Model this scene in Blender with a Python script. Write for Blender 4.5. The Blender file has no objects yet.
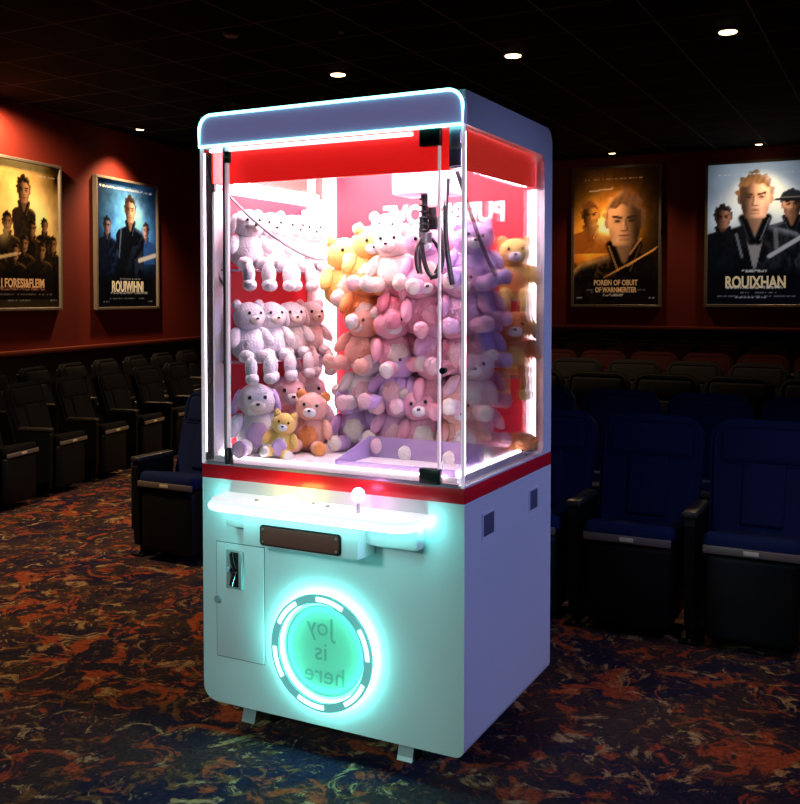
import bpy, bmesh, math, random
import numpy as np
from mathutils import Vector, Matrix, noise
random.seed(7)
PI = math.pi
SC = bpy.context.scene
COL = SC.collection

# ------------------------------------------------------------------ render look
SC.view_settings.view_transform = 'Standard'
SC.view_settings.look = 'None'
SC.view_settings.gamma = 1.0
SC.view_settings.use_curve_mapping = False
SC.view_settings.exposure = 0.0
SC.cycles.use_denoising = True
SC.cycles.max_bounces = 10
SC.cycles.transparent_max_bounces = 24
SC.cycles.sample_clamp_indirect = 6.0
SC.cycles.caustics_reflective = False
SC.cycles.caustics_refractive = False

# ------------------------------------------------------------------ camera
CAM = Vector((1.494, -2.404, 1.367)); YAW = -0.47763; PITCH = 0.03365; F = 971.8; CY = 329.0
cd = bpy.data.cameras.new('camera'); cam = bpy.data.objects.new('camera', cd); COL.objects.link(cam)
cam.location = CAM
cam.rotation_euler = (PI/2 - PITCH, 0, -YAW)
cd.sensor_fit = 'HORIZONTAL'; cd.sensor_width = 36.0
cd.lens = F*36.0/800.0
cd.shift_y = (CY-402.0)/800.0
cd.clip_end = 60
SC.camera = cam

# ------------------------------------------------------------------ materials
def mat(name, base=(0.8,0.8,0.8), rough=0.5, metal=0.0, emit=None, es=0.0, sheen=0.0, coat=0.0, bump=0.0, bscale=60.0, spec=0.5, var=0.0):
    m = bpy.data.materials.new(name); m.use_nodes = True
    nt = m.node_tree; b = nt.nodes['Principled BSDF']
    b.inputs['Base Color'].default_value = (*base, 1)
    b.inputs['Roughness'].default_value = rough
    b.inputs['Metallic'].default_value = metal
    b.inputs['Specular IOR Level'].default_value = spec
    if sheen:
        b.inputs['Sheen Weight'].default_value = sheen
        b.inputs['Sheen Roughness'].default_value = 0.4
    if coat: b.inputs['Coat Weight'].default_value = coat; b.inputs['Coat Roughness'].default_value = 0.08
    if emit is not None:
        b.inputs['Emission Color'].default_value = (*emit, 1); b.inputs['Emission Strength'].default_value = es
    tc = nt.nodes.new('ShaderNodeTexCoord')
    n = nt.nodes.new('ShaderNodeTexNoise'); n.inputs['Scale'].default_value = bscale; n.inputs['Detail'].default_value = 4
    nt.links.new(tc.outputs['Object'], n.inputs['Vector'])
    if var:
        mx = nt.nodes.new('ShaderNodeMix'); mx.data_type = 'RGBA'; mx.blend_type = 'MULTIPLY'
        rp = nt.nodes.new('ShaderNodeMapRange'); rp.inputs['To Min'].default_value = 1-var; rp.inputs['To Max'].default_value = 1+var
        nt.links.new(n.outputs['Fac'], rp.inputs['Value'])
        mx.inputs[0].default_value = 1.0; mx.inputs[6].default_value = (*base, 1)
        nt.links.new(rp.outputs['Result'], mx.inputs[7]); nt.links.new(mx.outputs[2], b.inputs['Base Color'])
    if bump:
        bp = nt.nodes.new('ShaderNodeBump'); bp.inputs['Strength'].default_value = bump; bp.inputs['Distance'].default_value = 0.01
        nt.links.new(n.outputs['Fac'], bp.inputs['Height']); nt.links.new(bp.outputs['Normal'], b.inputs['Normal'])
    return m

def glass_mat(name, tint=(1,1,1), gloss=1.0, milk=0.0, milkcol=(1,1,1)):
    m = bpy.data.materials.new(name); m.use_nodes = True
    nt = m.node_tree; nt.nodes.clear()
    o = nt.nodes.new('ShaderNodeOutputMaterial'); t = nt.nodes.new('ShaderNodeBsdfTransparent')
    g = nt.nodes.new('ShaderNodeBsdfGlossy'); mx = nt.nodes.new('ShaderNodeMixShader'); fr = nt.nodes.new('ShaderNodeFresnel')
    t.inputs['Color'].default_value = (*tint, 1); g.inputs['Roughness'].default_value = 0.03
    fr.inputs['IOR'].default_value = 1.45
    ml = nt.nodes.new('ShaderNodeMath'); ml.operation = 'MULTIPLY'; ml.inputs[1].default_value = gloss
    nt.links.new(fr.outputs['Fac'], ml.inputs[0])
    nt.links.new(ml.outputs[0], mx.inputs['Fac'])
    nt.links.new(t.outputs[0], mx.inputs[1]); nt.links.new(g.outputs[0], mx.inputs[2])
    last = mx
    if milk:
        d = nt.nodes.new('ShaderNodeBsdfDiffuse'); d.inputs['Color'].default_value = (*milkcol, 1)
        tr = nt.nodes.new('ShaderNodeBsdfTranslucent'); tr.inputs['Color'].default_value = (*milkcol, 1)
        a = nt.nodes.new('ShaderNodeAddShader'); nt.links.new(d.outputs[0], a.inputs[0]); nt.links.new(tr.outputs[0], a.inputs[1])
        m2 = nt.nodes.new('ShaderNodeMixShader'); m2.inputs['Fac'].default_value = milk
        nt.links.new(mx.outputs[0], m2.inputs[1]); nt.links.new(d.outputs[0], m2.inputs[2]); last = m2
    nt.links.new(last.outputs[0], o.inputs['Surface'])
    return m

def carpet_mat():
    m = bpy.data.materials.new('patterned_carpet'); m.use_nodes = True
    nt = m.node_tree; b = nt.nodes['Principled BSDF']; L = nt.links
    b.inputs['Roughness'].default_value = 0.95; b.inputs['Specular IOR Level'].default_value = 0.1
    tc = nt.nodes.new('ShaderNodeTexCoord')
    def nz(scale, detail, dist, off, rough=0.6):
        mp = nt.nodes.new('ShaderNodeMapping'); mp.inputs['Location'].default_value = off
        n = nt.nodes.new('ShaderNodeTexNoise'); n.inputs['Scale'].default_value = scale
        n.inputs['Detail'].default_value = detail; n.inputs['Distortion'].default_value = dist; n.inputs['Roughness'].default_value = rough
        L.new(tc.outputs['Object'], mp.inputs['Vector']); L.new(mp.outputs['Vector'], n.inputs['Vector']); return n
    def ramp(src, a, c):
        r = nt.nodes.new('ShaderNodeMapRange'); r.clamp = True; r.interpolation_type = 'SMOOTHSTEP'
        r.inputs['From Min'].default_value = a; r.inputs['From Max'].default_value = c
        L.new(src, r.inputs['Value']); return r.outputs['Result']
    def mix(fac, a, c):
        x = nt.nodes.new('ShaderNodeMix'); x.data_type = 'RGBA'
        L.new(fac, x.inputs[0])
        for k, v in ((6, a), (7, c)):
            if isinstance(v, tuple): x.inputs[k].default_value = (*v, 1)
            else: L.new(v, x.inputs[k])
        return x.outputs[2]
    n1 = nz(5.6, 9, 1.3, (3.1, 1.7, 0), 0.68); n2 = nz(7.0, 9, 1.5, (11.3, 4.2, 0), 0.7); n3 = nz(2.6, 5, 0.8, (7.7, 9.1, 0)); n4 = nz(60, 4, 0, (0, 0, 0), 0.7)
    n5 = nz(8.5, 9, 1.5, (21.3, 14.2, 0), 0.7)
    c = mix(ramp(n3.outputs['Fac'], .42, .6), (.017, .015, .040), (.046, .028, .032))
    c = mix(ramp(n5.outputs['Fac'], .54, .61), c, (.17, .075, .032))
    c = mix(ramp(n1.outputs['Fac'], .535, .595), c, (.33, .068, .030))
    c = mix(ramp(n2.outputs['Fac'], .56, .63), c, (.40, .25, .12))
    sp = nt.nodes.new('ShaderNodeMapRange'); sp.inputs['From Min'].default_value = .3; sp.inputs['From Max'].default_value = .7
    sp.inputs['To Min'].default_value = .45; sp.inputs['To Max'].default_value = 1.5
    L.new(n4.outputs['Fac'], sp.inputs['Value'])
    x = nt.nodes.new('ShaderNodeMix'); x.data_type = 'RGBA'; x.blend_type = 'MULTIPLY'; x.inputs[0].default_value = 1
    L.new(c, x.inputs[6]); L.new(sp.outputs['Result'], x.inputs[7]); L.new(x.outputs[2], b.inputs['Base Color'])
    bp = nt.nodes.new('ShaderNodeBump'); bp.inputs['Strength'].default_value = .5; bp.inputs['Distance'].default_value = .006
    L.new(n4.outputs['Fac'], bp.inputs['Height']); L.new(bp.outputs['Normal'], b.inputs['Normal'])
    return m

def ceiling_mat():
    m = bpy.data.materials.new('dark_tile_ceiling'); m.use_nodes = True
    nt = m.node_tree; b = nt.nodes['Principled BSDF']
    tc = nt.nodes.new('ShaderNodeTexCoord'); br = nt.nodes.new('ShaderNodeTexBrick')
    br.offset = 0.0; br.squash = 1.0
    br.inputs['Color1'].default_value = (.0012, .0012, .0015, 1); br.inputs['Color2'].default_value = (.0016, .0016, .002, 1)
    br.inputs['Mortar'].default_value = (.22, .20, .19, 1); br.inputs['Scale'].default_value = 1.0
    br.inputs['Mortar Size'].default_value = .006; br.inputs['Brick Width'].default_value = .6; br.inputs['Row Height'].default_value = .6
    nt.links.new(tc.outputs['Object'], br.inputs['Vector']); nt.links.new(br.outputs['Color'], b.inputs['Base Color'])
    b.inputs['Roughness'].default_value = .9; b.inputs['Specular IOR Level'].default_value = .1
    return m

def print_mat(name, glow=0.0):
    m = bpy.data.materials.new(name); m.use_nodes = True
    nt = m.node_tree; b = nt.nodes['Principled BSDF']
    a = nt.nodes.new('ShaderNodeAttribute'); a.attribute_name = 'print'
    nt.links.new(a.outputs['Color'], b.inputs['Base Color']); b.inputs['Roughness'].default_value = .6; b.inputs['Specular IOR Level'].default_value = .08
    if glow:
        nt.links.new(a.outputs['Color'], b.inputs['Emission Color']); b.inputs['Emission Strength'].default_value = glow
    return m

M = {}
M['carpet'] = carpet_mat(); M['ceiling'] = ceiling_mat()
M['red_wall'] = mat('red_wall_paint', (.23, .019, .010), .7, bump=.08, bscale=40, var=.15)
M['black_panel'] = mat('black_wainscot', (.008, .007, .007), .55, bump=.05)
M['ledge'] = mat('dark_red_ledge', (.16, .03, .02), .4)
M['dark_wall'] = mat('dark_wall_paint', (.02, .008, .008), .8)
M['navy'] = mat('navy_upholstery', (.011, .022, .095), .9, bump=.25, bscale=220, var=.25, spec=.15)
M['dark_navy'] = mat('dimmed_navy_upholstery', (.0055, .005, .0075), .9, bump=.25, bscale=220, var=.25, spec=.15)  # navy darkened in the base colour to look dimly lit
M['navy_redtint'] = mat('red_tinted_navy_upholstery', (.024, .003, .0045), .9, bump=.25, bscale=220, var=.25, spec=.15)  # red wall spill put into the base colour of the rear chairs
M['blue_side'] = mat('blue_side_panel', (.008, .012, .06), .8, bump=.2, bscale=200)
M['seatblack'] = mat('black_seat_plastic', (.0045, .0055, .006), .55, spec=.25)
M['armtop'] = mat('dark_armrest_plastic', (.045, .040, .038), .35)
M['seat_trim'] = mat('brushed_seat_trim', (.26, .23, .20), .45, metal=.3)
M['plate'] = mat('brass_number_plate', (.95, .85, .65), .4, metal=.1)
M['frame'] = mat('bronze_poster_frame', (.30, .26, .23), .4, metal=.3)
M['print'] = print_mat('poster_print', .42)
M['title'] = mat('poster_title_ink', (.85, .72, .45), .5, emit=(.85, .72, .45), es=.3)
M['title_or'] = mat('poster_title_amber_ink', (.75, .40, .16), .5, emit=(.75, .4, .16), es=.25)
M['ink'] = mat('poster_small_print_ink', (.42, .38, .36), .5)
M['lamp'] = mat('downlight_lens', (1, .9, .7), .5, emit=(1, .70, .36), es=7)
M['lampring'] = mat('downlight_ring', (.06, .045, .03), .4, metal=.5)
M['deadlamp'] = mat('unlit_lens', (.35, .35, .35), .35)
# machine
M['white'] = mat('white_powder_coat', (.80, .82, .84), .32, coat=.25)
M['white_in'] = mat('white_inner_panel', (.86, .85, .87), .45)
M['red'] = mat('red_trim_paint', (.80, .010, .022), .35, coat=.2)
M['red_val'] = mat('red_valance', (.80, .012, .010), .45)
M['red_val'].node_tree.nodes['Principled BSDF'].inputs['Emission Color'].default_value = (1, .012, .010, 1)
M['red_val'].node_tree.nodes['Principled BSDF'].inputs['Emission Strength'].default_value = .62  # added glow makes the red valance look lit
M['red_back'] = mat('red_back_panel', (.62, .022, .04), .5)
M['sign'] = mat('grey_lilac_acrylic_sign', (.34, .30, .48), .3, emit=(.40, .36, .85), es=.24)  # faint lilac glow stands in for violet ambient light on the face
M['led_sill'] = mat('sill_fill_strip', (1, 1, 1), .4, emit=(1, .84, .96), es=6)
M['led_side'] = mat('side_sill_fill_light', (1, 1, 1), .4, emit=(1, .84, .96), es=20)
M['led_front'] = mat('front_fill_strip', (1, 1, 1), .4, emit=(1, .84, .96), es=44)
M['end_led'] = mat('cyan_end_strip', (.6, 1, 1), .4, emit=(.20, .98, .92), es=26.0)
M['neon'] = mat('cyan_neon_tube', (.6, 1, 1), .4, emit=(.26, 1.0, .93), es=4.5)
M['ledge_led'] = mat('cyan_ledge_strip', (.6, 1, 1), .4, emit=(.24, .98, .92), es=7.0)
M['halo'] = mat('cyan_halo_strip', (.6, 1, 1), .4, emit=(.20, .98, .88), es=23.0)
M['seg'] = mat('ring_light_segment', (.8, 1, 1), .4, emit=(.62, 1.0, .95), es=1.6)
M['ring'] = mat('teal_grey_ring', (.30, .50, .50), .45, emit=(.06, .30, .29), es=.9)  # teal glow added so the frame looks lit by the ring
M['flap'] = mat('green_tinted_flap', (.20, .60, .42), .4, emit=(.10, .55, .34), es=.45)  # added glow stands in for light from behind the flap
M['flap_text'] = mat('dark_green_lettering', (.09, .34, .25), .6, emit=(.07, .36, .25), es=.45)
M['ledge_top'] = mat('lit_white_acrylic_shelf', (.95, .95, .95), .3, emit=(.9, 1, 1), es=.55)
M['btn'] = mat('glowing_yellow_button', (1, .9, .4), .3, emit=(1, .78, .16), es=14)
M['joy'] = mat('glowing_pink_knob', (1, .8, .95), .3, emit=(1, .30, .75), es=13)
M['led_white'] = mat('interior_light_strip', (1, 1, 1), .4, emit=(1, .82, .95), es=9)
M['led_top'] = mat('ceiling_light_panel', (1, 1, 1), .4, emit=(1, .80, .93), es=15)
M['header_tube'] = mat('header_light_tube', (1, 1, 1), .4, emit=(.9, 1, 1), es=1.3)
M['footmetal'] = mat('bright_foot_metal', (.52, .58, .58), .3, metal=.4)
M['chrome'] = mat('chrome_metal', (.75, .77, .8), .18, metal=1)
M['steel'] = mat('brushed_steel', (.5, .52, .56), .35, metal=.9)
M['black'] = mat('black_plastic', (.010, .011, .012), .35)
M['blackmetal'] = mat('black_hinge', (.012, .022, .018), .3)
M['bill'] = mat('dark_bronze_plate', (.16, .040, .030), .6, spec=.15)
M['seam'] = mat('dark_panel_gap', (.12, .16, .17), .7)
M['dark_recess'] = mat('recess_shade_panel', (.10, .10, .16), .7)  # shade of a recess put into a flat slab's colour
M['glass'] = glass_mat('clear_glass', (.985, .985, .99), .7)
M['glass_edge'] = mat('polished_glass_edge', (.86, .80, .9), .25, emit=(1, .86, .97), es=.35)
M['glass_dark'] = mat('grey_glass_profile', (.42, .36, .46), .3, metal=.3)
M['acrylic'] = glass_mat('clear_shelf_acrylic', (.96, .93, .98), .8, .25, (.85, .8, .95))
M['lilac'] = glass_mat('lilac_chute_acrylic', (.90, .80, .99), .8, .42, (.78, .60, .92))
M['letter'] = mat('white_wall_lettering', (.95, .93, .94), .5)
M['bluebox'] = mat('pale_blue_gantry_cover', (.55, .62, .85), .35)
M['cable'] = mat('grey_cable', (.30, .27, .32), .5)
PL = {}
for k, c in dict(white=(.88, .86, .88), cream=(.86, .78, .70), pink=(.80, .40, .50), rose=(.74, .27, .36), peach=(.82, .45, .36), lilac=(.60, .42, .74),
                 yellow=(.85, .58, .16), orange=(.80, .32, .10), mauve=(.72, .42, .60), purple=(.30, .16, .62), blush=(.84, .56, .60)).items():
    PL[k] = mat('plush_fur_' + k, c, .95, sheen=.3, bump=.5, bscale=120, var=.10)
M['red_side'] = mat('emissive_red_side_valance', (.85, .03, .02), .45, emit=(1, .045, .028), es=.8)  # added glow stands in for light coming through the red valance
M['lilac_paint'] = mat('lilac_bracket_paint', (.55, .45, .75), .4)
M['eye'] = mat('black_bead_eye', (.01, .008, .01), .2)

# ------------------------------------------------------------------ geometry helpers
def link(name, mesh, parent=None, m=None):
    o = bpy.data.objects.new(name, mesh); COL.objects.link(o)
    if parent is not None: o.parent = parent
    if m is not None and not mesh.materials: mesh.materials.append(m)
    return o

def fin(bm, name, m, parent=None, smooth=False, angle=None):
    bmesh.ops.recalc_face_normals(bm, faces=bm.faces[:])
    me = bpy.data.meshes.new(name); bm.to_mesh(me); bm.free()
    if smooth:
        for p in me.polygons: p.use_smooth = True
        if angle: me.set_sharp_from_angle(angle=math.radians(angle))
    return link(name, me, parent, m)

def add_box(bm, x0, x1, y0, y1, z0, z1, bev=0.0, seg=2, mtx=None):
    r = bmesh.ops.create_cube(bm, size=1.0)
    vs = r['verts']
    for v in vs:
        v.co = Vector(((x0+x1)/2 + v.co.x*(x1-x0), (y0+y1)/2 + v.co.y*(y1-y0), (z0+z1)/2 + v.co.z*(z1-z0)))
    if bev > 0:
        es = list({e for v in vs for e in v.link_edges})
        rr = bmesh.ops.bevel(bm, geom=es, offset=bev, segments=seg, affect='EDGES', profile=.5)
        vs = list({v for f in rr['faces'] for v in f.verts} | {v for v in vs if v.is_valid})
    if mtx is not None:
        bmesh.ops.transform(bm, matrix=mtx, verts=[v for v in vs if v.is_valid])
    return vs

def box(name, m, parent, x0, x1, y0, y1, z0, z1, bev=0.0, seg=2, mtx=None):
    bm = bmesh.new(); add_box(bm, x0, x1, y0, y1, z0, z1, bev, seg, mtx)
    return fin(bm, name, m, parent, smooth=bev > 0, angle=40)

def add_ell(bm, c, r, rot=None, sub=2, nz=0.0, seed=0.0, nsc=30):
    rr = bmesh.ops.create_icosphere(bm, subdivisions=sub, radius=1.0)
    mt = Matrix.Translation(c) @ (rot.to_4x4() if rot else Matrix.Identity(4)) @ Matrix.Diagonal((*r, 1))
    for v in rr['verts']:
        p = v.co.copy()
        if nz: p *= 1 + nz*noise.noise(p*3.1 + Vector((seed, seed*1.7, 3))) + .5*nz*noise.noise(p*8.0 + Vector((seed, 2, 1)))
        v.co = mt @ p
    return rr['verts']

def add_tube(bm, pts, r, n=8, closed=False, cap=True):
    pts = [Vector(p) for p in pts]; rings = []; N = len(pts)
    up = None
    for i, p in enumerate(pts):
        if closed: t = pts[(i+1) % N] - pts[i-1]
        else: t = pts[min(i+1, N-1)] - pts[max(i-1, 0)]
        t.normalize()
        if up is None: up = Vector((0, 0, 1)) if abs(t.z) < .9 else Vector((1, 0, 0))
        a = (up - t*up.dot(t)).normalized(); up = a
        b = t.cross(a); rad = r[i] if isinstance(r, (list, tuple)) else r
        rings.append([bm.verts.new(p + a*math.cos(2*PI*k/n)*rad + b*math.sin(2*PI*k/n)*rad) for k in range(n)])
    for i in range(N if closed else N-1):
        A, B = rings[i], rings[(i+1) % N]
        for k in range(n): bm.faces.new((A[k], A[(k+1) % n], B[(k+1) % n], B[k]))
    if cap and not closed:
        bm.faces.new(rings[0][::-1]); bm.faces.new(rings[-1])

def tube(name, m, parent, pts, r, n=8, closed=False):
    bm = bmesh.new(); add_tube(bm, pts, r, n, closed); return fin(bm, name, m, parent, True, 50)

def add_prism(bm, poly, vec, holes=()):
    """poly: list of 3D points (planar); fills it (with holes) and extrudes it by vec."""
    es = []
    for lp in [poly, *holes]:
        vs = [bm.verts.new(p) for p in lp]
        es += [bm.edges.new((vs[i], vs[(i+1) % len(vs)])) for i in range(len(vs))]
    r = bmesh.ops.triangle_fill(bm, use_beauty=True, use_dissolve=False, edges=es)
    fs = [g for g in r['geom'] if isinstance(g, bmesh.types.BMFace)]
    e = bmesh.ops.extrude_face_region(bm, geom=fs)
    vs = [g for g in e['geom'] if isinstance(g, bmesh.types.BMVert)]
    bmesh.ops.translate(bm, verts=vs, vec=Vector(vec))

def prism(name, m, parent, poly, vec, holes=()):
    bm = bmesh.new(); add_prism(bm, poly, vec, holes); return fin(bm, name, m, parent)

def cyl(name, m, parent, p0, p1, r, n=24, r1=None):
    return tube(name, m, parent, [p0, p1], [r, r if r1 is None else r1], n)

def rrect(x0, x1, z0, z1, rads, n=8):
    """rounded rectangle in 2D; rads = (bl, br, tr, tl)"""
    out = []
    cs = [(x0, z0, rads[0], PI), (x1, z0, rads[1], 1.5*PI), (x1, z1, rads[2], 0), (x0, z1, rads[3], .5*PI)]
    for i, (x, z, r, a0) in enumerate(cs):
        if r <= 0: out.append((x, z)); continue
        cx = x + r if i in (0, 3) else x - r; cz = z + r if i in (0, 1) else z - r
        for k in range(n+1):
            a = a0 + .5*PI*k/n; out.append((cx + r*math.cos(a), cz + r*math.sin(a)))
    return out

def thing(name, label, cat, loc=(0, 0, 0), rz=0.0, group=None, rot=None):
    o = bpy.data.objects.new(name, None); COL.objects.link(o); o.empty_display_size = .1
    o.location = loc; o.rotation_euler = rot if rot is not None else (0, 0, rz)
    o['label'] = label; o['category'] = cat
    if group: o['group'] = group
    return o

def struct(o):
    o['kind'] = 'structure'; return o

def text_mesh(name, m, parent, s, size, mtx, extrude=.0008, mirror=False, bold=0.0, spacing=1.0, xs=1.0):
    cu = bpy.data.curves.new(name, 'FONT'); cu.body = s; cu.size = size; cu.align_x = 'CENTER'; cu.align_y = 'CENTER'
    cu.extrude = extrude; cu.offset = bold; cu.space_character = spacing; cu.resolution_u = 3
    tmp = bpy.data.objects.new('tmp_text', cu); COL.objects.link(tmp)
    dg = bpy.context.evaluated_depsgraph_get()
    me = bpy.data.meshes.new_from_object(tmp.evaluated_get(dg))
    bpy.data.objects.remove(tmp); bpy.data.curves.remove(cu)
    me.materials.clear()
    sc = Matrix.Diagonal((-xs if mirror else xs, 1, 1, 1))
    me.transform(mtx @ sc)
    if mirror: me.flip_normals()
    me.name = name
    return link(name, me, parent, m)

FRONT = Matrix(((1, 0, 0, 0), (0, 0, -1, 0), (0, 1, 0, 0), (0, 0, 0, 1)))   # text plane -> x,z plane facing -y

def light(name, kind, loc, energy, color, target=None, size=.1, spot=60, blend=.5, parent=None):
    ld = bpy.data.lights.new(name, kind); ld.energy = energy; ld.color = color
    if kind == 'SPOT': ld.spot_size = math.radians(spot); ld.spot_blend = blend; ld.shadow_soft_size = size
    elif kind == 'AREA': ld.size = size
    else: ld.shadow_soft_size = size
    o = bpy.data.objects.new(name, ld); COL.objects.link(o); o.location = loc
    if target is not None: o.rotation_euler = (Vector(target)-Vector(loc)).to_track_quat('-Z', 'Y').to_euler()
    if parent is not None: o.parent = parent
    return o

# ------------------------------------------------------------------ ray helpers (image position -> world)
fwv = Vector((math.sin(YAW)*math.cos(PITCH), math.cos(YAW)*math.cos(PITCH), -math.sin(PITCH)))
rtv = Vector((math.cos(YAW), -math.sin(YAW), 0)); upv = rtv.cross(fwv)
def ray(x, y): return fwv + rtv*((x-400)/F) + upv*((CY-y)/F)
def at_z(x, y, z): r = ray(x, y); return CAM + r*((z-CAM.z)/r.z)
def at_y(x, y, Y): r = ray(x, y); return CAM + r*((Y-CAM.y)/r.y)

# ================================================================== ROOM
HC = 3.2; YB = 10.3
LEDGE_L = .83
P0 = at_z(0, 354, LEDGE_L); HD = YAW + math.atan2(310, 972)
WN = Vector((math.cos(HD), -math.sin(HD), 0)); WD = Vector((math.sin(HD), math.cos(HD), 0))
def at_lw(x, y):
    r = ray(x, y); t = (P0-CAM).dot(WN)/r.dot(WN); P = CAM + r*t; return (P-P0).dot(WD), P.z
LW_ROT = math.atan2(WD.y, WD.x)        # local +x runs along the wall into the room's depth, local -y faces the room

struct(box('floor', M['carpet'], None, -9, 6, -5, YB+.1, -.05, 0))
ce = struct(box('ceiling', M['ceiling'], None, -9, 6, -5, YB+.1, HC, HC+.05))
zl = at_y(680, 328, YB).z
bm = bmesh.new(); add_box(bm, -9, 6, YB, YB+.1, zl, HC); struct(fin(bm, 'wall_back', M['red_wall']))
struct(box('trim_1', M['black_panel'], None, -7.7, 6, YB-.03, YB+.1, 0, zl-.03))
struct(box('trim_2', M['ledge'], None, -7.7, 6, YB-.06, YB+.02, zl-.03, zl+.02, .008))
struct(box('wall_right', M['dark_wall'], None, 5.2, 5.3, -5, YB, 0, HC))
lw = bpy.data.objects.new('wall_left', None)
def lw_box(name, m, s0, s1, d0, d1, z0, z1, bev=0):
    o = box(name, m, None, s0, s1, d0, d1, z0, z1, bev)
    o.matrix_world = Matrix.Translation((P0.x, P0.y, 0)) @ Matrix.Rotation(LW_ROT, 4, 'Z'); return struct(o)
bpy.data.objects.remove(lw)
lw_box('wall_left', M['red_wall'], -9, 6.75, 0, .1, LEDGE_L, HC)
lw_box('trim_3', M['black_panel'], -9, 6.7, -.03, .1, 0, LEDGE_L-.03)
lw_box('trim_4', M['ledge'], -9, 6.7, -.06, .02, LEDGE_L-.03, LEDGE_L+.02, .008)
LWM = Matrix.Translation((P0.x, P0.y, 0)) @ Matrix.Rotation(LW_ROT, 4, 'Z')

# ------------------------------------------------------------------ downlights
def downlight(px, py, label, lit=True, name='ceiling_downlight', r=.062, target=None, energy=0, spot=80, blend=.6, pos=None):
    p = Vector(pos) if pos is not None else at_z(px, py, HC)
    t = thing(name, label, 'ceiling light', (p.x, p.y, HC))
    bm = bmesh.new(); add_tube(bm, [(0, 0, .0), (0, 0, -.014)], [r*1.28, r*1.15], 28); fin(bm, 'trim_ring', M['lampring'], t, True, 40)
    bm = bmesh.new(); add_tube(bm, [(0, 0, -.012), (0, 0, -.020), (0, 0, -.024)], [r, r*.95, r*.6], 28)
    fin(bm, 'lens', M['lamp'] if lit else M['deadlamp'], t, True, 40)
    if lit and energy:
        light('lamp_light', 'SPOT', (0, 0, -.05), energy, (1, .66, .34), None, .05, spot, blend, t)
        if target is not None:
            t.children[-1].rotation_euler = (Vector(target)-Vector((p.x, p.y, HC-.05))).to_track_quat('-Z', 'Y').to_euler()
    return t
WARM = 160
downlight(338, 73, 'small round lit ceiling downlight above the left end of the claw machine', energy=WARM, spot=125)
downlight(513, 54, 'small round lit ceiling downlight above the right end of the claw machine', energy=WARM, spot=125)
downlight(728, 30, 'largest round lit ceiling downlight, above the blue chairs right of the machine', energy=WARM*.35, spot=125)

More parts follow.
